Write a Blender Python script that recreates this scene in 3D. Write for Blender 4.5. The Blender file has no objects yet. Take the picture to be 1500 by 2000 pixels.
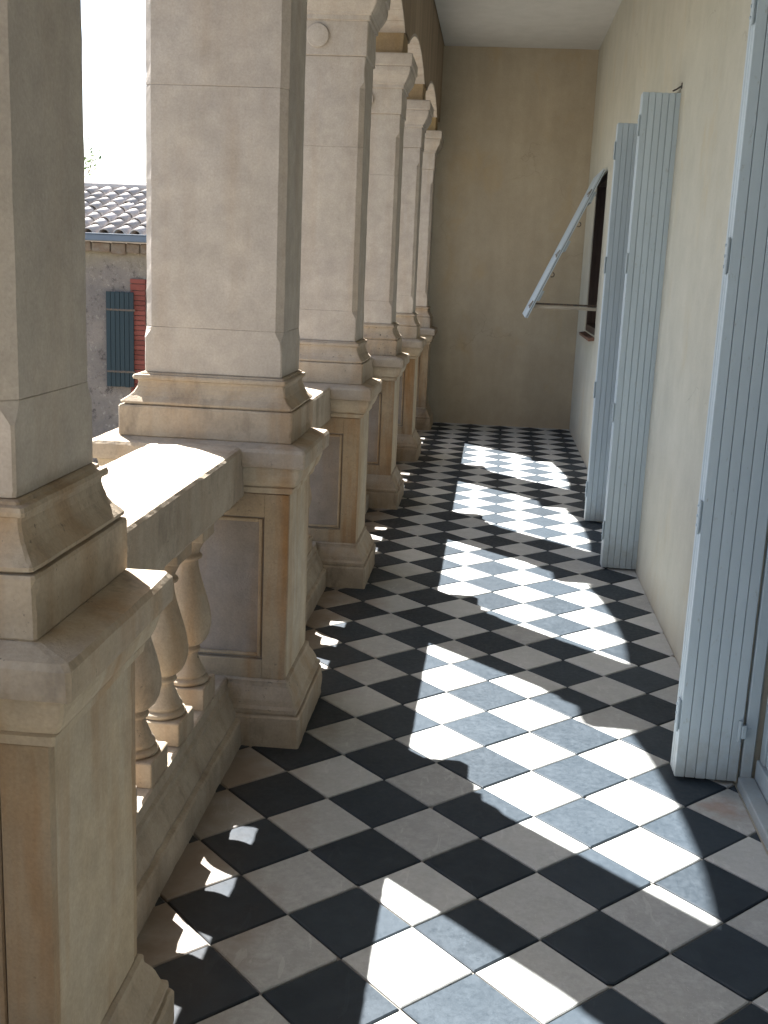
import bpy, math, random
from mathutils import Vector, Matrix, noise
random.seed(7)
U = 0.2                      # one floor tile is 0.2 m; everything below is laid out in tiles
scene = bpy.context.scene
COL = scene.collection

# ------------------------------------------------------------------ camera, sky, sun, exposure
cd = bpy.data.cameras.new('camera'); cam = bpy.data.objects.new('camera', cd); COL.objects.link(cam)
Rw = ((0.99313431, 0.10912377, 0.04214563), (0.06457969, -0.21104441, -0.97534082), (-0.09753826, 0.97136618, -0.21664262))
th = 0.0105
Rz = Matrix(((math.cos(th), math.sin(th), 0), (-math.sin(th), math.cos(th), 0), (0, 0, 1)))
R = Matrix(Rw) @ Rz.transposed()
cpos = Rz @ Vector((1.99486, -12.40019, 7.15537)) * U
rot = Matrix((R[0], -R[1], -R[2])).transposed()
cam.matrix_world = Matrix.Translation(cpos) @ rot.to_4x4()
cd.sensor_fit = 'VERTICAL'; cd.sensor_height = 36; cd.sensor_width = 27
cd.lens = 2147.11 * 36 / 2000; cd.clip_start = 0.02; cd.clip_end = 500
scene.camera = cam

EL = math.radians(51.6); AZ = math.atan2(-1, .94)        # sun stands over the courtyard, ahead and to the left
world = bpy.data.worlds.new('World'); scene.world = world; world.use_nodes = True
wn = world.node_tree.nodes; wl = world.node_tree.links
sky = wn.new('ShaderNodeTexSky'); sky.sky_type = 'NISHITA'; sky.sun_disc = False
sky.sun_elevation = EL; sky.sun_rotation = AZ % (2 * math.pi); sky.air_density = 1.0; sky.dust_density = 2.0
bg = wn['Background']; bg.inputs[1].default_value = 0.055
wl.new(sky.outputs[0], bg.inputs[0])
sd = bpy.data.lights.new('sun', 'SUN'); sun = bpy.data.objects.new('sun', sd); COL.objects.link(sun)
sd.energy = 5.0; sd.angle = math.radians(0.5); sd.color = (1.0, 0.982, 0.955)
sv = Vector((math.sin(AZ) * math.cos(EL), math.cos(AZ) * math.cos(EL), math.sin(EL)))
sun.rotation_euler = sv.to_track_quat('Z', 'Y').to_euler()
scene.view_settings.view_transform = 'Standard'; scene.view_settings.look = 'None'
scene.view_settings.gamma = 1; scene.view_settings.exposure = 2.8
scene.cycles.use_denoising = True
scene.cycles.max_bounces = 12; scene.cycles.diffuse_bounces = 8

# ------------------------------------------------------------------ materials
def ramp(N, pts):
    r = N.new('ShaderNodeValToRGB'); e = r.color_ramp.elements
    while len(e) < len(pts): e.new(0.5)
    for i, (p, c) in enumerate(pts):
        e[i].position = p; e[i].color = (*c, 1) if len(c) == 3 else c
    return r
class Mat:
    def __init__(s, name, rough=.85, spec=.3):
        s.m = bpy.data.materials.new(name); s.m.use_nodes = True
        s.N = s.m.node_tree.nodes; s.L = s.m.node_tree.links; s.b = s.N['Principled BSDF']
        s.b.inputs['Roughness'].default_value = rough; s.b.inputs['Specular IOR Level'].default_value = spec
        s.pos = s.N.new('ShaderNodeNewGeometry').outputs['Position']; s.h = None
    def vec(s, sc=(1, 1, 1)):
        m = s.N.new('ShaderNodeMapping'); m.inputs['Scale'].default_value = sc; s.L.new(s.pos, m.inputs[0]); return m.outputs[0]
    def noise(s, scale, detail=4, rough=.55, sc=(1, 1, 1), dist=0):
        n = s.N.new('ShaderNodeTexNoise'); n.inputs['Scale'].default_value = scale; n.inputs['Detail'].default_value = detail
        n.inputs['Roughness'].default_value = rough; n.inputs['Distortion'].default_value = dist
        s.L.new(s.vec(sc), n.inputs['Vector']); return n.outputs['Fac']
    def rng(s, fac, a, b, lo=0., hi=1.):
        n = s.N.new('ShaderNodeMapRange'); n.inputs[1].default_value = a; n.inputs[2].default_value = b
        n.inputs[3].default_value = lo; n.inputs[4].default_value = hi; s.L.new(fac, n.inputs[0]); return n.outputs[0]
    def math(s, op, a, b=None):
        n = s.N.new('ShaderNodeMath'); n.operation = op
        for i, v in enumerate((a, b)):
            if v is None: continue
            if isinstance(v, (int, float)): n.inputs[i].default_value = v
            else: s.L.new(v, n.inputs[i])
        return n.outputs[0]
    def mix(s, fac, a, b, mode='MIX'):
        n = s.N.new('ShaderNodeMix'); n.data_type = 'RGBA'; n.blend_type = mode
        for i, v in ((0, fac), (6, a), (7, b)):
            if isinstance(v, (int, float)): n.inputs[i].default_value = v
            elif isinstance(v, tuple): n.inputs[i].default_value = (*v, 1)
            else: s.L.new(v, n.inputs[i])
        return n.outputs[2]
    def val(s, col, fac, amt):       # multiply brightness by 1 +- amt with fac 0..1
        k = s.rng(fac, .25, .75, 1 - amt, 1 + amt)
        n = s.N.new('ShaderNodeVectorMath'); n.operation = 'SCALE'; s.L.new(col, n.inputs[0]); s.L.new(k, n.inputs['Scale']); return n.outputs[0]
    def rand(s): return s.N.new('ShaderNodeObjectInfo').outputs['Random']
    def xyz(s):
        n = s.N.new('ShaderNodeSeparateXYZ'); s.L.new(s.pos, n.inputs[0]); return n.outputs
    def color(s, c):
        if isinstance(c, tuple): s.b.inputs['Base Color'].default_value = (*c, 1)
        else: s.L.new(c, s.b.inputs['Base Color'])
    def bump(s, h, dist=.002, strength=1.):
        n = s.N.new('ShaderNodeBump'); n.inputs['Distance'].default_value = dist; n.inputs['Strength'].default_value = strength
        s.L.new(h, n.inputs['Height'])
        if s.h is not None: s.L.new(s.h, n.inputs['Normal'])
        s.h = n.outputs[0]; s.L.new(s.h, s.b.inputs['Normal']); return s

def stone_mat(name, a, b, stain, stain_amt, dark_amt=.35, rough_amt=1.):
    M = Mat(name, .9, .2)
    big = M.noise(2.2, 5, .6); streak = M.noise(9, 4, .6, (1, 1, .12)); mid = M.noise(14, 6, .65); fine = M.noise(160, 3, .6)
    c = M.mix(M.rng(big, .35, .65), a, b)
    c = M.mix(M.math('MULTIPLY', M.rng(streak, .48, .68), stain_amt), c, stain)
    c = M.val(c, mid, .16); c = M.val(c, fine, .10)
    # dark lichen spots and weathering that settles in patches
    spots = M.rng(M.noise(55, 5, .7), .62, .70); patch = M.rng(M.noise(3.5, 4, .6), .45, .62)
    c = M.mix(M.math('MULTIPLY', M.math('MULTIPLY', spots, patch), dark_amt * 1.6), c, (.09, .075, .06))
    c = M.mix(M.math('MULTIPLY', M.rng(M.noise(6, 5, .7, (1, 1, .5)), .56, .72), dark_amt), c, (.16, .13, .10))
    M.color(c); M.bump(mid, .004 * rough_amt, .8); M.bump(fine, .0012 * rough_amt, .8)
    return M.m
STONE = stone_mat('pale_limestone', (.41, .365, .31), (.37, .33, .29), (.33, .26, .19), .4, .12, .6)
STONE_W = stone_mat('weathered_limestone', (.36, .295, .215), (.325, .275, .22), (.27, .175, .095), .6, .8)
STONE_P = stone_mat('stained_limestone', (.40, .325, .225), (.38, .335, .265), (.29, .175, .085), .65, .35, .8)
STONE_D = stone_mat('shaded_grimy_panel_stone', (.25, .205, .165), (.21, .185, .17), (.24, .15, .08), .5, .3, .8)  # grey grime of the panels, plus front-face shade painted into the colour
STONE_F = stone_mat('shaded_frame_stone', (.33, .25, .16), (.29, .24, .18), (.25, .13, .05), .85, .4, .8)  # darker than the die sides: shade on pedestal fronts put into the colour
STONE_R = stone_mat('worn_rail_limestone', (.38, .325, .255), (.32, .27, .21), (.24, .18, .125), .6, .7, 1.5)
MORTAR = stone_mat('stone_mortar', (.44, .41, .37), (.40, .37, .33), (.4, .34, .28), .2, .1)
OCHRE = stone_mat('ochre_stone', (.32, .235, .12), (.28, .21, .13), (.24, .155, .07), .5, .2)

def plaster(name, a, b, streak_amt, bump=.0015, damp=None, damp_k=.5):
    M = Mat(name, .92, .15)
    big = M.noise(1.1, 4, .6); mid = M.noise(7, 6, .65); st = M.noise(5, 5, .6, (1, 1, .15)); fine = M.noise(90, 4, .6)
    c = M.mix(M.rng(big, .35, .65), a, b); c = M.val(c, mid, .07); c = M.val(c, st, streak_amt); c = M.val(c, fine, .04)
    if damp:
        oc = M.rng(M.noise(3.2, 5, .65, (1, 1, .6), .6), .55, .72); c = M.mix(M.math('MULTIPLY', oc, .45), c, tuple(v * w for v, w in zip(a, (.98, .84, .62))))
        gr_ = M.rng(M.noise(2.3, 4, .6, (1, 1, .5), .8), .56, .70); c = M.mix(M.math('MULTIPLY', gr_, .30), c, tuple(v * .80 for v in a))
        vo = M.N.new('ShaderNodeTexVoronoi'); vo.feature = 'DISTANCE_TO_EDGE'; vo.inputs['Scale'].default_value = .9
        vv = M.N.new('ShaderNodeVectorMath'); vv.operation = 'ADD'; nz = M.N.new('ShaderNodeTexNoise'); nz.inputs['Scale'].default_value = 3; nz.inputs['Detail'].default_value = 6
        M.L.new(M.pos, nz.inputs['Vector']); sc_ = M.N.new('ShaderNodeVectorMath'); sc_.operation = 'SCALE'; sc_.inputs['Scale'].default_value = .5; M.L.new(nz.outputs['Color'], sc_.inputs[0])
        M.L.new(M.pos, vv.inputs[0]); M.L.new(sc_.outputs[0], vv.inputs[1]); M.L.new(vv.outputs[0], vo.inputs['Vector'])
        ck = M.math('MULTIPLY', M.rng(vo.outputs['Distance'], .004, .0015), M.rng(M.noise(1.7, 3), .50, .58)); c = M.mix(M.math('MULTIPLY', ck, .28), c, tuple(v * .45 for v in a))
        dk = M.rng(M.noise(38, 6, .75), .655, .70); c = M.mix(M.math('MULTIPLY', dk, .35), c, (.2, .17, .13))
        z = M.xyz()[2]
        k = M.math('MULTIPLY', M.rng(M.math('ADD', z, M.rng(M.noise(6, 5, .7), .3, .7, -.12, .12)), .20, .0), damp_k)
        c = M.mix(k, c, damp)
    M.color(c); M.bump(mid, bump * 2, .6); M.bump(fine, bump, .7); return M.m
WALL = plaster('cream_plaster', (.435, .43, .375), (.40, .398, .345), .05, .0012, (.40, .34, .24), .35)
ENDW = plaster('buff_plaster', (.39, .345, .265), (.35, .305, .23), .10, .0022, (.30, .24, .17), .2)
CEIL = plaster('ceiling_plaster', (.48, .485, .47), (.45, .455, .44), .03)
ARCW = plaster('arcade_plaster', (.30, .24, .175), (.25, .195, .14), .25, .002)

def tile_mat(name, a, b, dirt_bounce):
    M = Mat(name, .55, .18); r = M.rand()
    n1 = M.noise(9, 6, .7); n2 = M.noise(60, 5, .7); sp = M.noise(420, 2, .5)
    c = M.mix(M.rng(n1, .3, .7), a, b); c = M.val(c, n2, .12)
    c = M.val(c, M.rng(r, 0, 1, .25, .75), .19)
    c = M.mix(M.math('MULTIPLY', M.rng(sp, .68, .76), .5), c, tuple(min(.8, v * 2.2 + .05) for v in a))      # grit
    du = M.rng(M.noise(15, 6, .75), .47, .68); c = M.mix(M.math('MULTIPLY', du, .35), c, tuple(min(.5, v * 1.5 + .018) for v in a))
    sc = M.rng(M.noise(26, 3, .5, (1, .25, 1), 1.5), .655, .675); c = M.mix(M.math('MULTIPLY', sc, .12), c, tuple(min(.8, v * 2 + .03) for v in a))
    x = M.xyz()[0]                                    # dirty brown along the stonework, with its warm bounce light painted in
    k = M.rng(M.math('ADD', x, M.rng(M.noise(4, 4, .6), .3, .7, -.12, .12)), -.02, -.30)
    c = M.mix(M.math('MULTIPLY', k, dirt_bounce), c, (.17, .115, .075))
    rd = M.N.new('ShaderNodeVectorMath'); rd.operation = 'DISTANCE'; M.L.new(M.pos, rd.inputs[0]); rd.inputs[1].default_value = (1.0961, 0.4128, 0)   # rust left by an iron pot
    rs = M.math('MULTIPLY', M.rng(M.math('ADD', rd.outputs['Value'], M.rng(M.noise(20, 4), .3, .7, -.03, .03)), .07, .02), .45); c = M.mix(rs, c, (.25, .12, .06))
    M.color(c); L = M.rng(n2, .3, .7, .42, .72); M.L.new(L, M.b.inputs['Roughness'])
    M.bump(n2, .0004, .8); M.bump(n1, .0012, .5); return M.m
T_DARK = tile_mat('slate_tile', (.020, .0285, .0370), (.030, .0395, .049), .12)
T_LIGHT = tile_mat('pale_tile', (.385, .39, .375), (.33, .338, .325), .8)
M = Mat('grout', .95, .1); M.color(M.mix(M.noise(40), (.13, .12, .105), (.30, .28, .25))); GROUT = M.m

def paint(name, a, wear=(.26, .27, .26), amt=.65, rough=.5, grime=.4):
    M = Mat(name, rough, .4); c = M.mix(M.rng(M.noise(3, 5, .6, (1, 1, .3)), .35, .65), a, tuple(v * .88 for v in a))
    c = M.mix(M.math('MULTIPLY', M.rng(M.noise(70, 5, .75, (1, 1, .35)), .62, .70), amt), c, wear); c = M.val(c, M.rng(M.rand(), 0, 1, .25, .75), .06)
    gz = M.rng(M.math('ADD', M.xyz()[2], M.rng(M.noise(14, 5, .7), .3, .7, -.10, .10)), .16, .0); c = M.mix(M.math('MULTIPLY', gz, grime), c, (.22, .20, .16))
    c = M.val(c, M.noise(8, 5, .6, (1, 1, .12)), .06)
    M.color(c); M.bump(M.noise(60, 4, .6, (1, 1, .1)), .0006, .6); return M.m
BLUE = paint('pale_blue_paint', (.395, .475, .53))
BLUE_D = paint('grey_blue_paint', (.34, .41, .46))
M = Mat('dull_steel', .5, .5); M.b.inputs['Metallic'].default_value = .7; M.color(M.mix(M.rng(M.noise(60), .4, .6), (.32, .33, .34), (.20, .16, .12))); STEEL = M.m
M = Mat('dark_iron', .6, .4); M.color(M.mix(M.rng(M.noise(60), .4, .6), (.05, .05, .05), (.12, .08, .05))); IRON = M.m
M = Mat('brown_wood', .65, .3); M.color(M.mix(M.rng(M.noise(18, 5, .6, (1, 1, .1)), .35, .65), (.050, .036, .036), (.085, .062, .058))); WOOD = M.m
M = Mat('weathered_grey_wood', .8, .2); M.color(M.mix(M.rng(M.noise(30, 5, .6, (.1, 1, 1)), .35, .65), (.24, .21, .17), (.40, .37, .31))); GWOOD = M.m
M = Mat('terracotta', .85, .2); M.color(M.val(M.mix(M.rng(M.noise(12, 5), .35, .65), (.17, .095, .07), (.14, .085, .07)), M.rng(M.rand(), 0, 1, .25, .75), .15)); M.bump(M.noise(80), .001); TERRA = M.m
M = Mat('window_glass', .05, .6); M.color((.02, .025, .025)); M.b.inputs['Coat Weight'].default_value = .6; GLASS = M.m
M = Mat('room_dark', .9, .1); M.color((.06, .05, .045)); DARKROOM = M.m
# courtyard
M = Mat('rubble_render', .95, .1)
c = M.mix(M.rng(M.noise(1.6, 5, .7), .35, .65), (.22, .19, .165), (.15, .135, .125))
c = M.mix(M.rng(M.noise(9, 7, .8), .54, .66), c, (.07, .06, .055)); c = M.mix(M.math('MULTIPLY', M.rng(M.noise(13, 6, .75), .56, .66), .7), c, (.33, .30, .26))
z = M.xyz()[2]; c = M.mix(M.math('MULTIPLY', M.rng(M.math('ADD', z, M.rng(M.noise(2, 4), .3, .7, -.15, .15)), 1.15, 1.45), .6), c, (.27, .23, .15))
M.color(c); M.bump(M.noise(9, 8, .75), .03); M.bump(M.noise(40, 4), .006); RUBBLE = M.m
M = Mat('grey_roof_tile', .9, .15)
c = M.mix(M.rng(M.noise(5, 5), .35, .65), (.40, .355, .32), (.33, .305, .28)); c = M.val(c, M.rng(M.rand(), 0, 1, .25, .75), .3)
c = M.mix(M.math('MULTIPLY', M.rng(M.noise(25, 6, .7), .58, .68), .5), c, (.12, .11, .10)); M.color(c); M.bump(M.noise(30, 5), .004); RTILE = M.m
M = Mat('cornice_stone', .95, .1); M.color(M.val(M.mix(M.rng(M.noise(7, 6, .7), .35, .65), (.18, .125, .09), (.21, .18, .145)), M.rng(M.rand(), 0, 1, .25, .75), .2)); M.bump(M.noise(20, 6), .02); CSTONE = M.m
M = Mat('zinc_gutter', .5, .5); M.color(M.mix(M.noise(4), (.075, .10, .135), (.11, .14, .18))); ZINC = M.m
M = Mat('red_brick', .9, .15); M.color(M.val(M.mix(M.noise(14), (.20, .06, .045), (.16, .055, .045)), M.rng(M.rand(), 0, 1, .25, .75), .18)); M.bump(M.noise(50), .003); BRICK = M.m
TEAL = paint('dark_teal_paint', (.012, .027, .034), (.12, .12, .11), .3, .65, 0.)
M = Mat('courtyard_gravel', .95, .1); M.color(M.mix(M.noise(3, 8, .8), (.20, .18, .15), (.13, .12, .10))); M.bump(M.noise(40, 5), .02); GRAVEL = M.m
M = Mat('bark', .95, .1); M.color(M.mix(M.noise(8, 5), (.09, .07, .05), (.16, .13, .10))); M.bump(M.noise(20, 5, .6, (1, 1, .2)), .02); BARK = M.m
M = Mat('leaf_green', .6, .3); M.color(M.mix(M.rng(M.noise(3, 3), .3, .7), (.05, .10, .03), (.10, .15, .05)))
M.b.inputs['Transmission Weight'].default_value = 0; LEAF = M.m

# ------------------------------------------------------------------ mesh helpers (coordinates in tiles)
def W(o):                                    # world position in tiles
    return Vector(o['wp']) if o is not None else Vector((0, 0, 0))
def link(name, me, parent=None, at=(0, 0, 0), mat=None):
    o = bpy.data.objects.new(name, me); COL.objects.link(o); o['wp'] = list(at)
    if parent is not None: o.parent = parent
    o.location = (Vector(at) - W(parent)) * U
    if mat is not None and me is not None and not me.materials: me.materials.append(mat)
    return o
def empty(name, at=(0, 0, 0)):
    o = link(name, None, None, at); o.empty_display_size = .1; return o
def tag(o, label=None, cat=None, group=None, kind=None):
    for k, v in (('label', label), ('category', cat), ('group', group), ('kind', kind)):
        if v: o[k] = v
    return o
def mesh(name, V, F, smooth=False):
    me = bpy.data.meshes.new(name); me.from_pydata([tuple(Vector(v) * U) for v in V], [], F)
    if smooth:
        for p in me.polygons: p.use_smooth = True
    me.update(); return me
class MB:
    def __init__(s): s.V = []; s.F = []
    def add(s, V, F):
        n = len(s.V); s.V += [tuple(v) for v in V]; s.F += [tuple(i + n for i in f) for f in F]; return s
    def box(s, x0, x1, y0, y1, z0, z1, b=0.0, T=None):
        x0, x1 = min(x0, x1), max(x0, x1); y0, y1 = min(y0, y1), max(y0, y1); z0, z1 = min(z0, z1), max(z0, z1)
        if b <= 0:
            V = [(x, y, z) for z in (z0, z1) for x, y in ((x0, y0), (x1, y0), (x1, y1), (x0, y1))]
            F = [(3, 2, 1, 0), (4, 5, 6, 7), (0, 1, 5, 4), (1, 2, 6, 5), (2, 3, 7, 6), (3, 0, 4, 7)]
        else:
            V = []
            for z, e in ((z0, b), (z0 + b, 0), (z1 - b, 0), (z1, b)):
                V += [(x0 + e + b * (e == 0) * 0 + (b if e == 0 else b), y0 + e, z), (x1 - e - b, y0 + e, z), (x1 - e, y0 + e + b, z), (x1 - e, y1 - e - b, z),
                      (x1 - e - b, y1 - e, z), (x0 + e + b, y1 - e, z), (x0 + e, y1 - e - b, z), (x0 + e, y0 + e + b, z)]
                V[-8] = (x0 + e + b, y0 + e, z)
            F = [tuple(range(7, -1, -1)), tuple(range(24, 32))]
            for k in range(3):
                for i in range(8): F.append((k * 8 + i, k * 8 + (i + 1) % 8, k * 8 + 8 + (i + 1) % 8, k * 8 + 8 + i))
        if T is not None: V = [tuple(T @ Vector(v)) for v in V]
        return s.add(V, F)
    def tube(s, p, q, r, n=8, r2=None):
        p = Vector(p); q = Vector(q); d = (q - p).normalized(); a = d.orthogonal().normalized(); b = d.cross(a); r2 = r if r2 is None else r2
        V = [p + (a * math.cos(t) + b * math.sin(t)) * r for t in [2 * math.pi * i / n for i in range(n)]]
        V += [q + (a * math.cos(t) + b * math.sin(t)) * r2 for t in [2 * math.pi * i / n for i in range(n)]]
        F = [(i, (i + 1) % n, n + (i + 1) % n, n + i) for i in range(n)] + [tuple(range(n - 1, -1, -1)), tuple(range(n, 2 * n))]
        return s.add(V, F)
    def build(s, name, mat, parent=None, at=None, smooth=False):
        at = Vector(at) if at is not None else (W(parent) if parent is not None else Vector((0, 0, 0)))
        return link(name, mesh(name, [Vector(v) - at for v in s.V], s.F, smooth), parent, at, mat)

def rings_solid(rings, seed=0., wob=.006, chip=0., step=.22):
    """A moulded block from horizontal rings (x0, x1, y0, y1, z, chamfer), finely divided, with uneven faces and knocked corners."""
    R2 = []                                   # divide in height
    for a, b in zip(rings, rings[1:]):
        n = max(1, int(math.ceil(abs(b[4] - a[4]) / step))); R2 += [tuple(a[i] + (b[i] - a[i]) * k / n for i in range(6)) for k in range(n)]
    R2.append(rings[-1])
    x0, x1, y0, y1, z, c = R2[0]
    nx = max(2, int((max(r[1] - r[0] for r in rings)) / step)); ny = max(2, int((max(r[3] - r[2] for r in rings)) / step))
    V = []; per = None
    for (x0, x1, y0, y1, z, c) in R2:
        P = []
        P += [(x0 + c + (x1 - x0 - 2 * c) * i / nx, y0, i in (0, nx)) for i in range(nx + 1)]
        P += [(x1, y0 + c + (y1 - y0 - 2 * c) * i / ny, i in (0, ny)) for i in range(ny + 1)]
        P += [(x1 - c - (x1 - x0 - 2 * c) * i / nx, y1, i in (0, nx)) for i in range(nx + 1)]
        P += [(x0, y1 - c - (y1 - y0 - 2 * c) * i / ny, i in (0, ny)) for i in range(ny + 1)]
        per = len(P); cx, cy = (x0 + x1) / 2, (y0 + y1) / 2
        for (x, y, corner) in P:
            p = Vector((x, y, z)); q = p * 1.3 + Vector((seed, seed * 1.7, 0))
            d = Vector((x - cx, y - cy, 0)); d.normalize()
            k = wob * noise.noise(q) + wob * .7 * noise.noise(q * 4)
            if chip > 0:
                dc = max(min(abs(x - x0), abs(x - x1)), min(abs(y - y0), abs(y - y1))); wgt = math.exp(-(dc / .10) ** 2)
                h = noise.noise(q * 2.2 + Vector((9, 0, 0))) + .6 * noise.noise(q * 8); k -= chip * 1.2 * max(0, h - .10) * wgt + chip * .12 * max(0, noise.noise(q * 7) - .25)
            V.append((x + d.x * k, y + d.y * k, z + wob * .6 * noise.noise(q * 2 + Vector((5, 5, 5)))))
    F = []
    for r in range(len(R2) - 1):
        for i in range(per):
            j = (i + 1) % per; F.append((r * per + i, r * per + j, r * per + per + j, r * per + per + i))
    for r, flip in ((0, True), (len(R2) - 1, False)):
        b = r * per; cz = sum(V[b + i][2] for i in range(per)) / per
        V.append(((R2[r][0] + R2[r][1]) / 2, (R2[r][2] + R2[r][3]) / 2, cz)); ci = len(V) - 1
        for i in range(per):
            j = (i + 1) % per; F.append((ci, b + j, b + i) if flip else (ci, b + i, b + j))
    return V, F

# ------------------------------------------------------------------ floor
XL, XR, YN, YF = -1.75, 6.9, -31.0, 40.3
WX = 5.82                                    # plane of the long wall
ND, NC = XL, 0
slab = MB().box(-4.2, 6.9, YN, 41.2, -1.6, -.035).build('floor', GROUT); tag(slab, kind='structure')
def clip(poly, x0, x1, y0, y1):
    for ax, lim, sg in ((0, x0, 1), (0, x1, -1), (1, y0, 1), (1, y1, -1)):
        out = []
        for i in range(len(poly)):
            a, b = poly[i - 1], poly[i]; da, db = (a[ax] - lim) * sg, (b[ax] - lim) * sg
            if (da >= 0) != (db >= 0):
                t = da / (da - db); out.append((a[0] + (b[0] - a[0]) * t, a[1] + (b[1] - a[1]) * t))
            if db >= 0: out.append(b)
        poly = out
        if len(poly) < 3: return None
    return poly
s2 = math.sqrt(.5); g = .011
def lat(i, j):
    X = (i + j) * s2; Y = (j - i) * s2
    return (X * math.cos(th) + Y * math.sin(th), Y * math.cos(th) - X * math.sin(th))
cells = []
for i in range(-40, 50):
    for j in range(-30, 60):
        c = lat(i + .5, j + .5)
        if not (XL - .8 < c[0] < WX + .8 and YN - .8 < c[1] < YF + .8): continue
        q = [lat(i + g, j + g), lat(i + 1 - g, j + g), lat(i + 1 - g, j + 1 - g), lat(i + g, j + 1 - g)]
        full = clip(q, XL, WX - .01, YN, YF)
        if full is None: continue
        area = abs(sum(full[k - 1][0] * full[k][1] - full[k][0] * full[k - 1][1] for k in range(len(full)))) / 2
        if area < .004: continue
        cells.append((c, full, (i + j) % 2 == 0))
def tile_geo(poly, cx, cy, dz, tilt):
    if random.random() < .30:                  # a knocked-off corner
        k = random.randrange(len(poly)); p, a, b_ = poly[k], poly[k - 1], poly[(k + 1) % len(poly)]
        e0, e1 = random.uniform(.02, .07), random.uniform(.02, .07)
        c0 = (p[0] + (a[0] - p[0]) * e0, p[1] + (a[1] - p[1]) * e0); c1 = (p[0] + (b_[0] - p[0]) * e1, p[1] + (b_[1] - p[1]) * e1)
        poly = poly[:k] + [c0, c1] + poly[k + 1:]
    b = .018; n = len(poly)
    def z(x, y): return dz + tilt[0] * (x - cx) + tilt[1] * (y - cy)
    V = [(x, y, -.034) for x, y in poly] + [(x, y, z(x, y) - .012) for x, y in poly]
    for x, y in poly:
        d = math.hypot(x - cx, y - cy) or 1; k = max(0, 1 - b / d); px, py = cx + (x - cx) * k, cy + (y - cy) * k; V.append((px, py, z(px, py)))
    F = []
    for r in (0, 1): F += [(r * n + i, r * n + (i + 1) % n, r * n + n + (i + 1) % n, r * n + n + i) for i in range(n)]
    return V, F + [tuple(range(2 * n, 3 * n))]
vis = [c for c in cells if c[0][1] > -4.2 and c[0][0] > -2 and not (c[0][1] < 0 and c[0][0] < -1.2)]
vis.sort(key=lambda c: c[0][1]); near = vis[:296]; nid = {id(c) for c in near}
rest = {True: MB(), False: MB()}
for c in cells:
    (cx, cy), poly, dark = c
    gx = sum(p[0] for p in poly) / len(poly); gy = sum(p[1] for p in poly) / len(poly)
    V, F = tile_geo(poly, gx, gy, random.uniform(-.006, .004), (random.uniform(-.004, .004), random.uniform(-.004, .004)))
    if id(c) in nid:
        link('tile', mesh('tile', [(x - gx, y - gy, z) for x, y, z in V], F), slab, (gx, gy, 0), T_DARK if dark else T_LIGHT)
    else: rest[dark].add(V, F)
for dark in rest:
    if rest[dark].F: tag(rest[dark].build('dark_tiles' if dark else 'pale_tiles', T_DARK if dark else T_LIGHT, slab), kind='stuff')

# ------------------------------------------------------------------ long wall, end wall, ceiling
def wall_open(opens, x0, x1, ya, yb, za, zb):
    ys = sorted({ya, yb, *[o[0] for o in opens], *[o[1] for o in opens]}); zs = sorted({za, zb, *[o[2] for o in opens], *[o[3] for o in opens]})
    hole = lambda y, z: any(o[0] < y < o[1] and o[2] < z < o[3] for o in opens)
    solid = {(a, b): not hole((ys[a] + ys[a + 1]) / 2, (zs[b] + zs[b + 1]) / 2) for a in range(len(ys) - 1) for b in range(len(zs) - 1)}
    m = MB()
    for (a, b), s in solid.items():
        if not s: continue
        y0, y1, z0, z1 = ys[a], ys[a + 1], zs[b], zs[b + 1]
        m.add([(x0, y0, z0), (x0, y0, z1), (x0, y1, z1), (x0, y1, z0)], [(0, 1, 2, 3)]); m.add([(x1, y0, z0), (x1, y0, z1), (x1, y1, z1), (x1, y1, z0)], [(3, 2, 1, 0)])
        if not solid.get((a - 1, b)): m.add([(x0, y0, z0), (x1, y0, z0), (x1, y0, z1), (x0, y0, z1)], [(0, 1, 2, 3)])
        if not solid.get((a + 1, b)): m.add([(x0, y1, z0), (x1, y1, z0), (x1, y1, z1), (x0, y1, z1)], [(3, 2, 1, 0)])
        if not solid.get((a, b - 1)): m.add([(x0, y0, z0), (x1, y0, z0), (x1, y1, z0), (x0, y1, z0)], [(3, 2, 1, 0)])
        if not solid.get((a, b + 1)): m.add([(x0, y0, z1), (x1, y0, z1), (x1, y1, z1), (x0, y1, z1)], [(0, 1, 2, 3)])
    return m
D1 = (-2.45, 2.98, -.02, 11.45); D2 = (14.72, 20.1, -.02, 11.45); WN = (31.2, 35.7, 4.93, 11.05)
lw = wall_open([D1, D2, WN], WX, 7.6, YN, 41.2, -1.6, 17.0).build('long_wall', WALL)
tag(lw, 'long cream plastered wall the tall blue shutters and the window are set in', 'wall')
ew = MB().box(-4.4, WX - .001, 40.3, 41.2, -1.6, 17.0).build('end_wall', ENDW)
tag(ew, 'bare buff plaster wall closing the far end of the gallery', 'wall')
cm = MB(); cm.box(-1.04, 7.6, YN, 41.2, 17.0, 18.2)
ce = cm.build('ceiling', CEIL); tag(ce, kind='structure')

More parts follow.
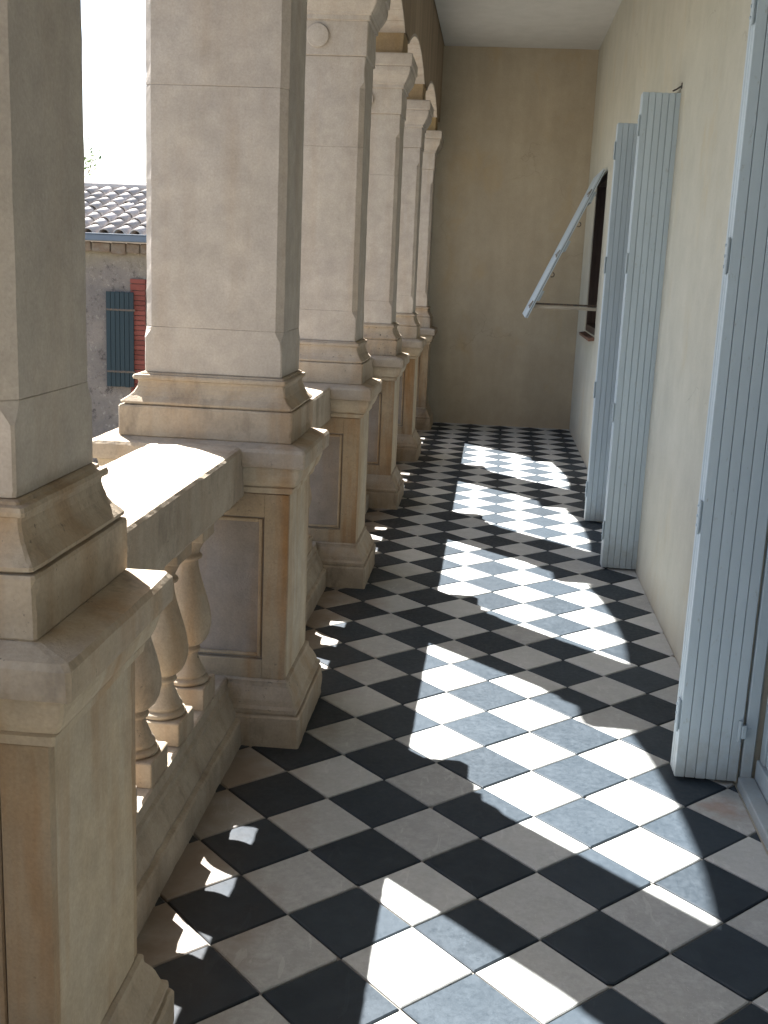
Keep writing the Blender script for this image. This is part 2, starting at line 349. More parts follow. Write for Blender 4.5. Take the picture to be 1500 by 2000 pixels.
# ------------------------------------------------------------------ arcade: piers, arches, balustrades
P0, PER = 4.05, 8.65
KS = list(range(-4, 5))
def piery(k): return P0 + PER * k - (.12 if k == -1 else 0)
def dx_(yc): return -.05 if abs(yc - piery(-1)) < .01 else 0.
def ring(yc, o, z, c=.02, ol=None):
    """o = projection beyond the shaft's unchamfered faces; the courtyard side projects more."""
    ol = o * 1.65 if ol is None else ol
    e = dx_(yc) * (2.6 if z >= 4.6 else 1)          # the nearest shaft stands a little off its pedestal's axis
    return (-3.15 - ol + e, -1.12 + o + e, yc - .74 - o, yc + .74 + o, z, c)
LAB = {-4: 'stone pillar well behind the viewer', -3: 'stone pillar behind the viewer', -2: 'stone pillar beside the viewer', -1: 'stone pillar nearest the viewer, cut by the left edge of the picture',
       0: 'second stone pillar, its broad pale front face fully lit from the gallery, standing before the sunlit rail',
       1: 'third stone pillar, with a round boss on the band at its top', 2: 'fourth stone pillar, whose stepped pale capital shows beside the bossed one',
       3: 'fifth stone pillar, narrow in view, last but one before the end wall', 4: 'sixth stone pillar, the thin one standing against the end wall'}
for k in KS:
    yc = piery(k); s = k * 11.3 + 2
    root = empty('pillar', (-2.14, yc, 0)); tag(root, LAB[k], 'pillar', 'stone pillars of the arcade')
    def block(name, rings, mat, par=root, wob=.006, chip=0., step=.22):
        V, F = rings_solid([ring(yc, *r) if len(r) <= 4 else r for r in rings], s, wob, chip, step * (.62 if k in (-1, 0) else 1))
        at = W(root); return link(name, mesh(name, [Vector(v) - at for v in V], F), par, at, mat)
    # pedestal: plinth, sloped base moulding, die, cap
    block('plinth', [(.46, -.03), (.46, .02, .03), (.46, .46, .03), (.44, .49, .03)], STONE_W, wob=.012, chip=.10, step=.12)
    block('base_moulding', [(.40, .48), (.42, .53), (.42, .58), (.37, .62), (.35, .70), (.30, .80), (.245, .88), (.235, .92), (.235, .96), (.20, .985)], STONE_W, wob=.009, chip=.03, step=.16)
    dr = ring(yc, .19, 0)
    die = block('die', [r_[:2] + (r_[2] + .085, r_[3] - .085) + r_[4:] for r_ in (ring(yc, .19, .98), ring(yc, .19, 3.86))], STONE_P, wob=.007, chip=.015)
    # sunk panel on both narrow faces of the die: a raised frame round a recessed field
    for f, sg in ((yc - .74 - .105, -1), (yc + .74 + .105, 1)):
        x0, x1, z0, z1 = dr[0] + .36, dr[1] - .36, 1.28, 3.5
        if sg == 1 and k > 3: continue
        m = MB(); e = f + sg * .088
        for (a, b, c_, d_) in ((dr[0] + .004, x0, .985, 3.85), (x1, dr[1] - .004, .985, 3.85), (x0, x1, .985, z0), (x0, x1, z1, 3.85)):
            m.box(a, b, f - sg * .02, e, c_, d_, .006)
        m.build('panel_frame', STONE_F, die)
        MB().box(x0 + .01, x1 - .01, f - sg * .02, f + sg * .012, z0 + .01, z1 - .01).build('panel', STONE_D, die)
        w = .055; x0 += .035; x1 -= .035; z0 += .035; z1 -= .035
        m = MB(); o = .0
        for (a, b, c_, d_) in ((x0, x0 + w, z0, z1), (x1 - w, x1, z0, z1), (x0 + w, x1 - w, z0, z0 + w), (x0 + w, x1 - w, z1 - w, z1)):
            m.box(a, b, f - sg * .02, f + sg * .045, c_, d_, .012)
        m.build('panel_bead', STONE_F, die)
    block('cap_moulding', [(.20, 3.86), (.25, 3.88), (.26, 3.95), (.24, 3.97), (.30, 4.0), (.33, 4.06), (.36, 4.16), (.37, 4.27)], STONE_P, wob=.006, chip=.02, step=.16)
    block('cap_slab', [(.40, 4.275), (.45, 4.29), (.455, 4.33, .03), (.45, 4.50, .03), (.42, 4.545, .04), (.20, 4.60, .04)], STONE_W, wob=.008, chip=.05, step=.14)
    # base of the shaft
    block('shaft_base', [(.19, 4.60), (.205, 4.62), (.205, 5.03, .025), (.195, 5.055), (.145, 5.06), (.145, 5.075), (.185, 5.08), (.19, 5.11), (.165, 5.14), (.12, 5.19), (.085, 5.25), (.06, 5.32), (.05, 5.38), (.055, 5.415), (.065, 5.42), (.09, 5.43), (.095, 5.46), (.085, 5.49), (.04, 5.50), (.035, 5.52), (.01, 5.53)], STONE_W, wob=.007, chip=.05, step=.11)
    # shaft courses with chamfered arrises between the stops
    def course(z0, z1, c0, c1):
        rr = [ring(yc, -.005, z0, max(.022, c0)), ring(yc, 0, z0 + .007, max(.02, c0))]
        if c0 != c1: rr += [ring(yc, 0, z0 + .05, .02), ring(yc, 0, z1 - .16, .02), ring(yc, 0, z1 - .05, .09)] if c1 > c0 else [ring(yc, 0, z1 - .62, c0), ring(yc, 0, z1 - .50, .02)]
        rr += [ring(yc, 0, z1 - .007, max(.02, c1)), ring(yc, -.005, z1, max(.022, c1))]
        V, F = rings_solid([r[:5] + (r[5],) for r in rr], s + z0, .005, .035, .16)
        at = W(root); link('shaft_stone', mesh('shaft_stone', [Vector(v) - at for v in V], F), root, at, STONE)
    course(5.535, 6.19, .02, .105); course(6.1915, 9.5 + .14 * ((k * 7) % 3), .105, .105)
    zt = 9.5015 + .14 * ((k * 7) % 3); course(zt, 11.45, .105, .02)
    MB().box(-3.04 + 2.6 * dx_(yc), -1.23 + 2.6 * dx_(yc), yc - .63, yc + .63, 5.5, 11.6).build('joint_mortar', MORTAR, root)
    # capital
    cap = block('capital', [(.0, 11.455), (.035, 11.47), (.035, 12.12), (.03, 12.14), (.075, 12.16), (.075, 12.25), (.10, 12.27), (.11, 12.31), (.13, 12.33),
                      (.16, 12.38), (.215, 12.48), (.25, 12.60), (.255, 12.70), (.24, 12.72), (.29, 12.74), (.30, 12.77), (.30, 13.02), (.28, 13.06)], STONE, wob=.005, chip=.03, step=.16)
    m = MB(); m_n = 28; yy = yc - .74 - .035
    V = []
    for (rr_, d) in ((.24, -.01), (.24, .045), (.225, .06), (.12, .072), (.0, .075)):
        V += [(-2.14 + rr_ * math.cos(2 * math.pi * i / m_n), yy - d, 11.84 + rr_ * math.sin(2 * math.pi * i / m_n)) for i in range(m_n)]
    F = [(r * m_n + i, r * m_n + (i + 1) % m_n, r * m_n + m_n + (i + 1) % m_n, r * m_n + m_n + i) for r in range(4) for i in range(m_n)]
    m.add(V, F); m.build('roundel', STONE, cap)
    block('impost_block', [(-.02, 13.06), (0, 13.08), (0, 13.69), (-.02, 13.71)], OCHRE, wob=.008, chip=.04)

# the wall carried by the arches
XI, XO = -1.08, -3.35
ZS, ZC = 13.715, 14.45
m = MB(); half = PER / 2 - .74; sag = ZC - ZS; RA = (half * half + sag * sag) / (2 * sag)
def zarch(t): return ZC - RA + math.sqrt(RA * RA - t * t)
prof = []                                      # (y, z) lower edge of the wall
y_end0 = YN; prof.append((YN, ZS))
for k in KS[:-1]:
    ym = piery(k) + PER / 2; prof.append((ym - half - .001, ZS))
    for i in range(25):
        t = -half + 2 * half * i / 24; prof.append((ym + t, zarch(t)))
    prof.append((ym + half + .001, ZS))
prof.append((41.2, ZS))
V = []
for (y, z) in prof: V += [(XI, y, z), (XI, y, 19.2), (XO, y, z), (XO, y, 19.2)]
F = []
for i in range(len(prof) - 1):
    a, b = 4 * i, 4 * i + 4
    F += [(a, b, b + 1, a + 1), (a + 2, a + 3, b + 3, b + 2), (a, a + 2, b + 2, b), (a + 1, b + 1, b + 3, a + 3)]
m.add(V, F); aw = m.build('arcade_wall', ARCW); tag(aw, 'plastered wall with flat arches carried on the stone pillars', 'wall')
# archivolt: a ring of dressed stones lining each arch
for k in KS[:-1]:
    ym = piery(k) + PER / 2; n = 13
    for i in range(n):
        t0, t1 = -half + 2 * half * i / n + .012, -half + 2 * half * (i + 1) / n - .012
        V = []
        for x in (XO - .06, XI - .006):
            for t, dz in ((t0, -.09), (t1, -.09), (t1, .0), (t0, .0)):
                V.append((x, ym + t, zarch(t) + dz))
        V2 = [Vector(v) for v in V]
        F = [(0, 1, 2, 3), (7, 6, 5, 4), (0, 4, 5, 1), (1, 5, 6, 2), (2, 6, 7, 3), (3, 7, 4, 0)]
        link('arch_stone', mesh('arch_stone', V2, F), aw, (0, 0, 0), STONE)

# baluster
def lathe(prof, n=22):
    V = []; F = []
    for r, z in prof: V += [(r * math.cos(2 * math.pi * i / n), r * math.sin(2 * math.pi * i / n), z) for i in range(n)]
    for r in range(len(prof) - 1): F += [(r * n + i, r * n + (i + 1) % n, r * n + n + (i + 1) % n, r * n + n + i) for i in range(n)]
    return V, F + [tuple(range(n - 1, -1, -1)), tuple(range((len(prof) - 1) * n, len(prof) * n))]
bp = [(.26, 1.30), (.30, 1.315), (.31, 1.345), (.30, 1.375), (.255, 1.39), (.24, 1.40), (.265, 1.42), (.262, 1.45), (.225, 1.51), (.185, 1.60), (.155, 1.68), (.14, 1.745), (.15, 1.755), (.18, 1.765), (.19, 1.79), (.18, 1.815), (.15, 1.83), (.145, 1.865),
      (.215, 1.88), (.265, 1.93), (.31, 2.02), (.335, 2.14), (.336, 2.24), (.315, 2.38), (.28, 2.53), (.235, 2.68), (.19, 2.84), (.158, 2.98), (.15, 3.08), (.16, 3.10), (.20, 3.115), (.208, 3.14), (.20, 3.165), (.165, 3.18),
      (.17, 3.22), (.21, 3.30), (.245, 3.36), (.25, 3.40)]
bm_ = MB()
V, F = lathe(bp); bm_.add(V, F)
nl = len(F)
bm_.box(-.33, .33, -.33, .33, .98, 1.302, .014); bm_.box(-.30, .30, -.30, .30, 3.40, 3.60, .012)
BAL = mesh('baluster', bm_.V, bm_.F)
for p in BAL.polygons:
    if p.index < nl - 2: p.use_smooth = True
BAL.materials.append(STONE_W)
BL = {-4: 'stone balustrade well behind the viewer', -3: 'stone balustrade behind the viewer', -2: 'stone balustrade bay beside the viewer', -1: 'nearest stone balustrade, sunlight blazing on its broad rail between the first two pillars',
      0: 'stone balustrade between the second and third pillars, a small sunlit wedge on its rail', 1: 'stone balustrade between the third and fourth pillars, two tiny bright flecks on it',
      2: 'stone balustrade between the fourth and fifth pillars', 3: 'stone balustrade between the fifth and sixth pillars, next to the end wall'}
for k in KS[:-1]:
    ya, yb = piery(k) + .74 + .19, piery(k + 1) - .74 - .19; ym = (ya + yb) / 2
    root = empty('balustrade', (-2.15, ym, 0)); tag(root, BL[k], 'balustrade', 'stone balustrades between the pillars')
    def run(name, pts, mat, seed, wob, chip=0):
        """sweep a cross-section (x, z) along the bay with an uneven surface"""
        n = 44; V = []; c = (sum(p[0] for p in pts) / len(pts), sum(p[1] for p in pts) / len(pts))
        for i in range(n + 1):
            y = ya - .02 + (yb - ya + .04) * i / n
            for j, (x, z) in enumerate(pts):
                q = Vector((x * 1.5, y * 1.5, z * 1.5 + seed)); d = Vector((x - c[0], 0, z - c[1])).normalized()
                w = wob * (noise.noise(q) + .6 * noise.noise(q * 4)) - chip * max(0, noise.noise(q * 5 + Vector((3, 3, 3))) - .15)
                V.append((x + d.x * w, y, z + d.z * w))
        m_ = len(pts); F = [(i * m_ + j, i * m_ + (j + 1) % m_, (i + 1) * m_ + (j + 1) % m_, (i + 1) * m_ + j) for i in range(n) for j in range(m_)]
        F += [tuple(range(m_ - 1, -1, -1)), tuple(range(n * m_, n * m_ + m_))]
        F = [tuple(reversed(f)) for f in F]
        at = W(root); return link(name, mesh(name, [Vector(v) - at for v in V], F), root, at, mat)
    run('base_rail', [(-2.85, -.03), (-1.53, -.03), (-1.53, .20), (-1.54, .38), (-1.56, .41), (-1.62, .43), (-1.62, .47), (-1.66, .56), (-1.72, .68), (-1.76, .72), (-1.76, .80), (-1.80, .83), (-1.81, .97), (-1.84, .985), (-2.46, .985),
                      (-2.5, .95), (-2.52, .8), (-2.6, .6), (-2.75, .42), (-2.85, .38)], STONE_R, k * 3.1, .010, .03)
    run('rail', [(-1.80, 3.60), (-1.78, 3.66), (-1.72, 3.70), (-1.70, 3.76), (-1.62, 3.79), (-1.59, 3.82), (-1.585, 4.10), (-1.59, 4.30), (-1.585, 4.50), (-1.61, 4.54), (-1.66, 4.556), (-2.3, 4.585), (-2.92, 4.56), (-2.97, 4.53),
                 (-2.98, 4.3), (-2.97, 3.84), (-2.93, 3.80), (-2.84, 3.77), (-2.80, 3.70), (-2.55, 3.66), (-2.5, 3.60)], STONE_R, k * 3.1 + 50, .008, .035)
    for i in range(5):
        y = ym + (i - 2) * 1.19
        b = link('baluster', BAL, root, (-2.15, y, 0)); b.rotation_euler.z = random.uniform(-.03, .03)

# ------------------------------------------------------------------ shutters, doors, window on the long wall
def leaf_mesh_board(w, h, d):
    return mesh('board', MB().box(-w / 2, w / 2, -d / 2, d / 2, 0, h, .006).V, MB().box(-w / 2, w / 2, -d / 2, d / 2, 0, h, .006).F)
LW, LH = .90, 11.28
BOARD = leaf_mesh_board(LW / 6 - .009, LH, .11); BOARD.materials.append(BLUE)
def hinge_mb(x, y, z):
    m = MB(); m.box(x - .02, x + .004, y - .02, y + .16, z - .22, z + .22, .006); m.tube((x - .03, y - .02, z - .24), (x - .03, y - .02, z + .24), .022, 8)
    for dz in (-.14, 0, .14): m.tube((x - .036, y + .09, z + dz), (x - .05, y + .09, z + dz), .022, 6)
    return m
def shutter_stack(x0, y, label, jamb=1, tilt=0.):
    root = empty('folding_shutter', (x0 + LW / 2, y, 0)); tag(root, label, 'shutter', 'tall pale blue folding shutters')
    for li in range(3):
        yy = y + jamb * li * .145; lf = MB().box(x0 + .01, x0 + LW - .01, yy + .052, yy + .078, .07, .05 + LH - .03).build('shutter_leaf', BLUE_D, root)
        for b in range(6):
            link('board', BOARD, lf, (x0 + LW * (b + .5) / 6, yy + .065, .05 + random.uniform(0, .006)))
    for z in (1.0, 3.95, 7.5, 10.6): hinge_mb(x0, y + .05, z).build('hinge', BLUE_D, root)
    root.rotation_euler.z = tilt
    return root
shutter_stack(4.93, 2.86, 'nearest tall pale blue shutter, folded out over the sunlit tiles beside the open door')
shutter_stack(4.96, 14.66, 'middle tall pale blue shutter, its foot beside the cream wall')
shutter_stack(4.97, 20.0, 'farthest tall pale blue shutter, partly hidden behind the middle one')
# hold-back hook above the middle shutter
hk = MB(); hk.tube((5.70, 14.62, 11.40), (5.82, 14.62, 11.48), .02, 6); hk.tube((5.62, 14.62, 11.36), (5.70, 14.62, 11.40), .02, 6); hk.box(5.80, 5.83, 14.57, 14.67, 11.42, 11.54)
tag(hk.build('shutter_hook', IRON, None, (5.75, 14.62, 11.5)), 'small dark iron hook in the wall at the top of the middle shutter', 'hook')
def door(o, label):
    y0, y1, z0, z1 = o; root = empty('door', (WX + .1, (y0 + y1) / 2, 0)); tag(root, label, 'door', 'doors behind the shutters')
    x = WX + .05
    m = MB(); m.box(x, x + .16, y1 - .12, y1 - .005, 0.0, z1, .01); m.box(x, x + .16, y0 + .005, y0 + .12, 0.0, z1, .01); m.build('outer_frame', BLUE_D, root)
    m = MB(); m.box(x - .03, x + .20, y0 + .125, y1 - .125, -.03, .14, .012); m.build('door_step', BLUE_D, root)
    m = MB(); m.box(x + .205, x + .42, y0 + .10, y1 - .10, -.03, .42, .012); m.build('threshold', BLUE_D, root)
    m = MB(); m.box(x + .24, x + .42, y1 - .36, y1 - .125, .425, z1, .012); m.box(x + .24, x + .42, y0 + .125, y0 + .36, .425, z1, .012); m.box(x + .24, x + .42, y0 + .36, y1 - .36, z1 - .3, z1, .012); m.build('inner_frame', BLUE_D, root)
    ym = (y0 + y1) / 2
    for a, b in ((y0 + .365, ym - .005), (ym + .005, y1 - .365)):
        lf = MB(); w = .38
        lf.box(x + .27, x + .39, a, a + w, .43, z1 - .31, .01); lf.box(x + .27, x + .39, b - w, b, .43, z1 - .31, .01)
        lf.box(x + .27, x + .39, a + w, b - w, .43, 2.6, .01); lf.box(x + .27, x + .39, a + w, b - w, z1 - .7, z1 - .31, .01); lo = lf.build('door_leaf', BLUE, root)
        MB().box(x + .32, x + .335, a + w - .02, b - w + .02, 2.58, z1 - .68).build('pane', GLASS, lo)
    m = MB()
    for z in (.85, 5.6, 10.4):
        m.box(x - .07, x - .005, y1 - .20, y1 - .10, z - .10, z + .10, .01); m.box(x - .10, x + .07, y1 - .13, y1 - .11, z - .05, z + .05); m.tube((x - .09, y1 - .15, z - .16), (x - .09, y1 - .15, z + .16), .03)
    m.build('shutter_pintles', BLUE_D, root)
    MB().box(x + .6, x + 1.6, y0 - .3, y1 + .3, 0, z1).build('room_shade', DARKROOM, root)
    return root
door(D1, 'pale blue door frame with stepped sill cut by the right edge of the picture')
door(D2, 'pale blue double door hidden behind the middle shutter')

# window with its wooden frame, terracotta sill, top-hung shutter and prop
wr = empty('window', (WX + .3, 33.4, 4.95)); tag(wr, 'dark wooden window in the wall near the far end, under a propped shutter', 'window')
y0, y1, z0, z1 = WN; x = WX + .02
m = MB(); m.box(x, x + .6, y0 + .004, y0 + .24, z0, z1 - .004, .01); m.box(x, x + .6, y1 - .24, y1 - .004, z0, z1 - .004, .01); m.box(x, x + .6, y0 + .24, y1 - .24, z1 - .26, z1 - .004, .01); m.box(x, x + .6, y0 + .24, y1 - .24, z0, z0 + .26, .01); x += .3
m.build('frame', WOOD, wr)
for a, b in ((y0 + .25, (y0 + y1) / 2 - .01), ((y0 + y1) / 2 + .01, y1 - .25)):
    m = MB(); w = .2
    m.box(x + .05, x + .17, a, a + w, z0 + .27, z1 - .27, .01); m.box(x + .05, x + .17, b - w, b, z0 + .27, z1 - .27, .01); m.box(x + .05, x + .17, a + w, b - w, z0 + .27, z0 + .5, .01); m.box(x + .05, x + .17, a + w, b - w, z1 - .5, z1 - .27, .01)
    for t in (.33, .66): m.box(x + .06, x + .15, a + w, b - w, z0 + .3 + (z1 - z0 - .6) * t - .05, z0 + .3 + (z1 - z0 - .6) * t + .05, .008)
    so = m.build('sash', GWOOD, wr)
    for t in range(3):
        MB().box(x + .09, x + .105, a + w - .02, b - w + .02, z0 + .46 + (z1 - z0 - .95) * t / 3, z0 + .46 + (z1 - z0 - .95) * (t + 1) / 3 - .09).build('pane', GLASS, so)
for i in range(4):                             # sill of terracotta tiles, sloping outwards
    a = y0 - .1 + (y1 - y0 + .2) * i / 4
    T = Matrix.Translation((WX + .05, a, z0 - .05)) @ Matrix.Rotation(math.radians(9), 4, 'Y').inverted()
    MB().box(-.30, .30, .01, (y1 - y0 + .2) / 4 - .01, -.13, .0, .015, T).build('sill_tile', TERRA, wr)
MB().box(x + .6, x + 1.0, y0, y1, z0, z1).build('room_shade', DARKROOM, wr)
sr = empty('awning_shutter', (WX - .03, 33.4, 11.08)); tag(sr, 'pale blue window shutter hinged at its top and propped outwards', 'shutter')
hx, hz, bx_, bz_ = WX - .05, 11.1, 3.22, 5.45
L = math.hypot(hx - bx_, hz - bz_); ang = math.atan2(hx - bx_, hz - bz_)
T = Matrix.Translation((hx, 0, hz)) @ Matrix.Rotation(ang, 4, 'Y')      # local -z runs down the leaf, +x faces the wall side
for i in range(8):
    a = y0 + .1 + (y1 - y0 - .2) * i / 8
    MB().box(-.125, -.078, a + .012, a + (y1 - y0 - .2) / 8 - .012, -L, 0, .006, T).build('board', BLUE, sr)
m = MB(); m.box(-.060, -.018, y0 + .10, y1 - .10, -L + .02, -.02, .006, T); m.build('inner_leaf', BLUE, sr)
m = MB()
for z in (-1.1, -L / 2, -L + 1.0): m.box(-.012, .075, y0 + .15, y1 - .15, z - .22, z + .22, .012, T)
m.build('ledge', BLUE_D, sr)
m = MB(); m.box(-.076, -.062, y0 + .115, y1 - .115, -L + .03, -.03, 0, T); m.build('dark_joint', IRON, sr)
for z in (-1.0, -L + 2.7, -L + .55):
    m = MB(); m.box(-.17, -.125, y0 + .16, y0 + .24, z - .16, z + .16, .006, T); m.tube(T @ Vector((-.2, y0 + .2, z - .1)), T @ Vector((-.14, y0 + .2, z + .1)), .03, 6); m.build('latch', STEEL, sr)
for z in (-2.2, -L + 1.9):
    q = T @ Vector((.0, y0 + .16, z)); m = MB()
    pr_ = [T @ Vector((.02 + .10 * math.sin(t), y0 + .16, z - .09 * math.cos(t))) for t in [math.pi * i / 5 for i in range(6)]]
    for a, b in zip(pr_, pr_[1:]): m.tube(a, b, .022, 6)
    m.build('hook', IRON, sr)
pr = MB(); pr.box(3.45, WX + .3, y0 + .35, y0 + .44, 5.86, 5.99, .012); pr_o = pr.build('shutter_prop', GWOOD, None, (WX, y0 + .4, 5.9)); tag(pr_o, 'weathered grey wooden bar propping the window shutter open', 'prop')
m = MB(); m.box(3.35, WX + .25, y0 + .47, y0 + .52, 6.01, 6.08); m.build('iron_stay', IRON, pr_o)

# ------------------------------------------------------------------ courtyard: ground, outbuilding, tree
G = -15.5
gr = MB(); gr.add([(-1500, -1500, G), (1500, -1500, G), (1500, 1500, G), (-1500, 1500, G)], [(0, 1, 2, 3)])
tag(gr.build('ground', GRAVEL), kind='structure')
bl = MB().box(-3.3, 7.6, YN, 41.2, G, -1.61).build('lower_storey', WALL); tag(bl, 'plastered storey below the gallery floor', 'wall')
AY = 62.0; ax0, ax1 = -48.0, -8.0
ab = empty('outbuilding', (-28, AY + 13, G)); tag(ab, 'low rubble walled outbuilding with a grey canal tile roof across the courtyard', 'building')
GZ = 8.0
m = MB()
wx0, wx1, wz0, wz1 = -21.75, -18.2, -2.4, 5.0           # window opening, its left jamb in view
m.box(ax0, wx0, AY, AY + .9, G, GZ); m.box(wx1, ax1, AY, AY + .9, G, GZ); m.box(wx0, wx1, AY, AY + .9, G, wz0); m.box(wx0, wx1, AY, AY + .9, wz1, GZ)
m.box(ax0, ax1, AY + 26, AY + 27, G, GZ); m.box(ax0, ax0 + .9, AY + .901, AY + 25.99, G, GZ); m.box(ax1 - .9, ax1, AY + .901, AY + 25.99, G, GZ)
m.build('wall', RUBBLE, ab)
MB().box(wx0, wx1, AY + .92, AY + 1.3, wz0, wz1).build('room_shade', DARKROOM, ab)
sl = .27; RL = 14.6
rf = MB(); rf.add([(ax0, AY - .6, GZ + .15), (ax1, AY - .6, GZ + .15), (ax1, AY + RL - .6, GZ + .15 + sl * RL), (ax0, AY + RL - .6, GZ + .15 + sl * RL),
                   (ax0, AY + 2 * RL - .6, GZ + .1), (ax1, AY + 2 * RL - .6, GZ + .1), (ax0, AY + RL - .6, GZ), (ax1, AY + RL - .6, GZ)], [(0, 1, 2, 3), (3, 2, 5, 4), (0, 3, 4), (1, 5, 2)])
roof = rf.build('roof', RTILE, ab)
def canal(r0, r1, ln, up=True, n=8):           # tapered half tube; lower end at y=0
    V = []; F = []
    for y, r, dz in ((0, r0, 0), (ln, r1, 0)):
        for rr_ in (r, r - .07):
            for i in range(n + 1):
                t = math.pi * i / n; V.append((rr_ * math.cos(t), y, (rr_ * math.sin(t)) * (1 if up else -1)))
    s_ = n + 1
    for i in range(n):
        F += [(i, i + 1, 2 * s_ + i + 1, 2 * s_ + i), (s_ + i, 3 * s_ + i, 3 * s_ + i + 1, s_ + i + 1), (i, s_ + i, s_ + i + 1, i + 1)]
    return V, F
TW, TE = 1.10, 1.72
V, F = canal(.44, .36, 2.1); CT = mesh('roof_tile', V, F, False); CT.materials.append(RTILE)
for p in CT.polygons: p.use_smooth = True
V2, F2 = canal(.40, .46, 2.1, False)
chan = MB(); far_t = MB(); sa = math.atan(sl)
nrow = 8
for c_ in range(int((ax1 - ax0) / TW)):
    xx = ax0 + .5 + c_ * TW; pxs = -30.5 < xx < -17
    for r_ in range(nrow):
        y = AY - .75 + r_ * TE * math.cos(sa) + random.uniform(-.05, .05); z = GZ + .30 + (y - (AY - .75)) * sl
        dx = random.uniform(-.05, .05); rt = (sa - .035 + random.uniform(-.01, .01), random.uniform(-.05, .05), random.uniform(-.05, .05))
        if pxs:
            o = link('roof_tile', CT, roof, (xx + dx, y, z + .22)); o.rotation_euler = rt
        else:
            Rm = Matrix.Translation((xx + dx, y, z + .22)) @ Matrix.Rotation(rt[0], 4, 'X'); far_t.add([Rm @ Vector(v) for v in V], F)
        Rm = Matrix.Translation((xx + TW / 2, y - .12, z + .30)) @ Matrix.Rotation(sa - .03, 4, 'X'); chan.add([Rm @ Vector(v) for v in V2], F2)
tag(far_t.build('roof_tiles', RTILE, roof), kind='stuff'); tag(chan.build('channel_tiles', RTILE, roof), kind='stuff')
rz = GZ + .35 + sl * (RL - .2); m = MB(); m.tube((ax0, AY + RL - .9, rz + .28), (ax1, AY + RL - .9, rz + .28), .42, 10); m.build('ridge', RTILE, roof)
m = MB(); m.box(ax0 - .1, ax1 + .1, AY - 1.15, AY - .72, GZ + .12, GZ + .56, .05); m.box(ax0 - .1, ax1 + .1, AY - 1.19, AY - 1.10, GZ + .54, GZ + .62, .01); m.build('gutter', ZINC, ab)
xx = ax0
i = 0
while xx < ax1:
    w = random.uniform(.7, 1.5)
    if -31 < xx < -17:
        T = Matrix.Translation((xx + w / 2, AY - .22, GZ - .32)) @ Matrix.Rotation(random.uniform(-.08, .08), 4, 'Y')
        MB().box(-w / 2 + .03, w / 2 - .03, -.22, .22, -random.uniform(.25, .4), .36, .07, T).build('cornice_stone', CSTONE, ab)
    xx += w
# brick surround of the window, toothed into the wall
bw = mesh('brick', MB().box(-.52, .52, -.12, .3, -.15, .15, .02).V, MB().box(-.52, .52, -.12, .3, -.15, .15, .02).F); bw.materials.append(BRICK)
z = -2.75; r = 0
while z < 5.0:
    for xs, sg in ((wx0 - .53, 1), (wx1 + .53, -1)):
        link('brick', bw, ab, (xs + sg * (.0 if r % 2 else .0), AY, z + .15))
    z += .335; r += 1
for i in range(5):
    for z in (5.22, 5.555): link('brick', bw, ab, (wx0 - 1.07 + .53 + i * 1.08 - (.0 if z < 5.4 else -.0), AY - .002, z))
# teal board shutter folded back against the wall
sh = empty('courtyard_shutter', (-23.5, AY - .2, -1.6)); tag(sh, 'dark teal board shutter folded back on the outbuilding wall beside its red brick window surround', 'shutter')
sx0, sx1, sz0, sz1 = -24.45, -22.5, -1.67, 4.82
for i in range(6):
    w = (sx1 - sx0) / 6; MB().box(sx0 + i * w + .012, sx0 + (i + 1) * w - .012, AY - .36, AY - .25, sz0 + random.uniform(0, .04), sz1 - random.uniform(0, .04), .015).build('board', TEAL, sh)
for z in (-.6, 3.6):
    m = MB(); m.box(sx0 + .05, sx1 + .1, AY - .40, AY - .365, z - .07, z + .07, .01); m.build('strap_hinge', IRON, sh)

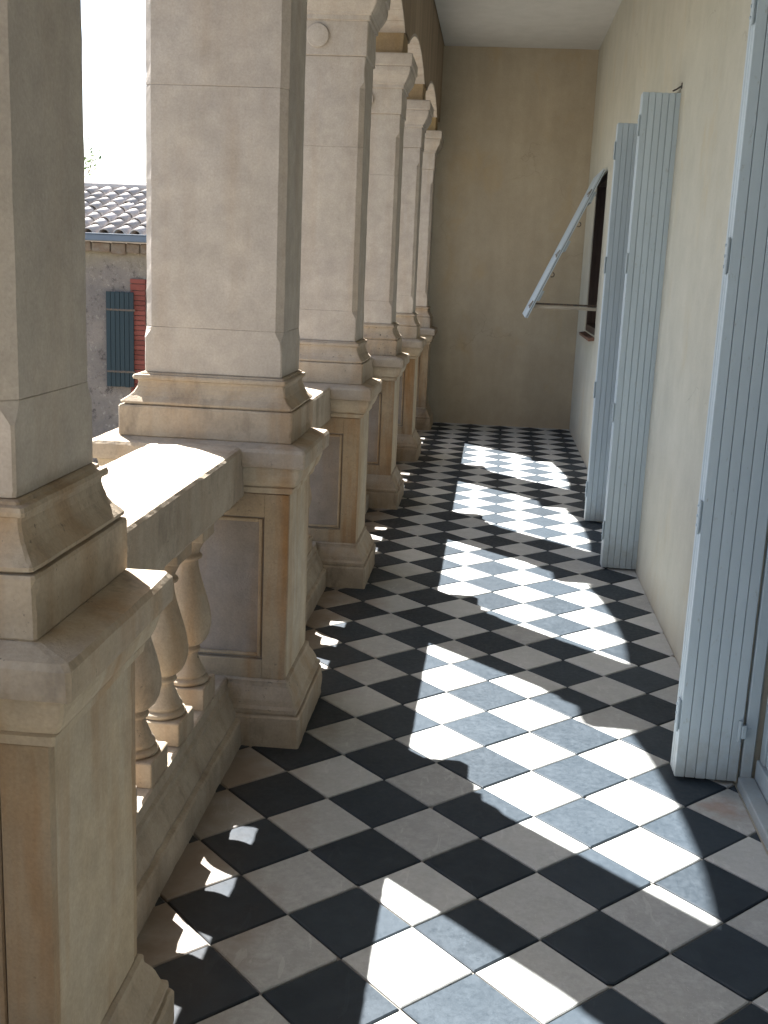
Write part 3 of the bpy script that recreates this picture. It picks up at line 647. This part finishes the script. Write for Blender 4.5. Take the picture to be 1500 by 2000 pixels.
# tree
def tree(x, y, label):
    root = empty('tree', (x, y, G)); tag(root, label, 'tree')
    base = Vector((x, y, G)); tr = MB(); rnd = random.Random(3); tips = []
    def grow(p, d, L_, r, lv):
        seg = 4; q = p
        for i in range(seg):
            d2 = (d + Vector((rnd.uniform(-.2, .2), rnd.uniform(-.2, .2), rnd.uniform(-.05, .15)))).normalized(); n_ = q + d2 * L_ / seg
            tr.tube(q, n_, r * (1 - .18 * i), 6, r * (1 - .18 * (i + 1))); q = n_; d = d2
            if lv >= 2: tips.append(q)
        if lv < 4:
            for _ in range(4 if lv else 6):
                dd = (d + Vector((rnd.uniform(-1, 1), rnd.uniform(-1, 1), rnd.uniform(-.25, .6)))).normalized(); grow(q, dd, L_ * rnd.uniform(.5, .72), r * .42, lv + 1)
    grow(base, Vector((0, 0, 1)), 16, 1.0, 0)
    # one long twiggy limb reaching out towards the gap beside the roof
    return root, tr, tips, rnd, base
tx, ty = -53.2, 84.0
root, tr, tips, rnd, base = tree(tx, ty, 'leafy tree beyond the outbuilding, one twig showing against the bright sky')
crown_c = base + Vector((0, 0, 30))
def to_tip(px, pz, yy): return Vector((px, yy, pz))
start = base + Vector((3, -2, 27)); end = Vector((-33.2, 82.5, 13.9))
prev = start
tw_pts = []
for i in range(1, 15):
    t = i / 14; p = start.lerp(end, t) + Vector((rnd.uniform(-.2, .2), rnd.uniform(-.3, .3), 1.2 * math.sin(t * 3.1) + rnd.uniform(-.25, .25)))
    tr.tube(prev, p, .28 * (1 - t) + .035, 5, .28 * (1 - t) + .03); prev = p; tw_pts.append(p)
    if i > 3:
        for _ in range(4):
            q = p + Vector((rnd.uniform(-.8, 1.4), rnd.uniform(-1, 1), rnd.uniform(-1.0, 1.8))); tr.tube(p, q, .04, 4, .02); tw_pts += [p.lerp(q, .5), q]
tr.build('trunk', BARK, root)
lf = MB()
def leaf(c, s_):
    a = Vector((rnd.gauss(0, 1), rnd.gauss(0, 1), rnd.gauss(0, 1))).normalized(); b = a.orthogonal().normalized(); cc = a.cross(b)
    lf.add([c - b * s_, c - cc * s_ * .45, c + b * s_, c + cc * s_ * .45], [(0, 1, 2, 3)])
for p in tips:
    for _ in range(16): leaf(p + Vector((rnd.gauss(0, .8), rnd.gauss(0, .8), rnd.gauss(0, .7))), rnd.uniform(.18, .36))
for p in tw_pts:
    for _ in range(5): leaf(p + Vector((rnd.gauss(0, .28), rnd.gauss(0, .3), rnd.gauss(0, .28))), rnd.uniform(.12, .24))
lf.build('crown', LEAF, root)
for o in COL.objects:
    if 'wp' in o: del o['wp']
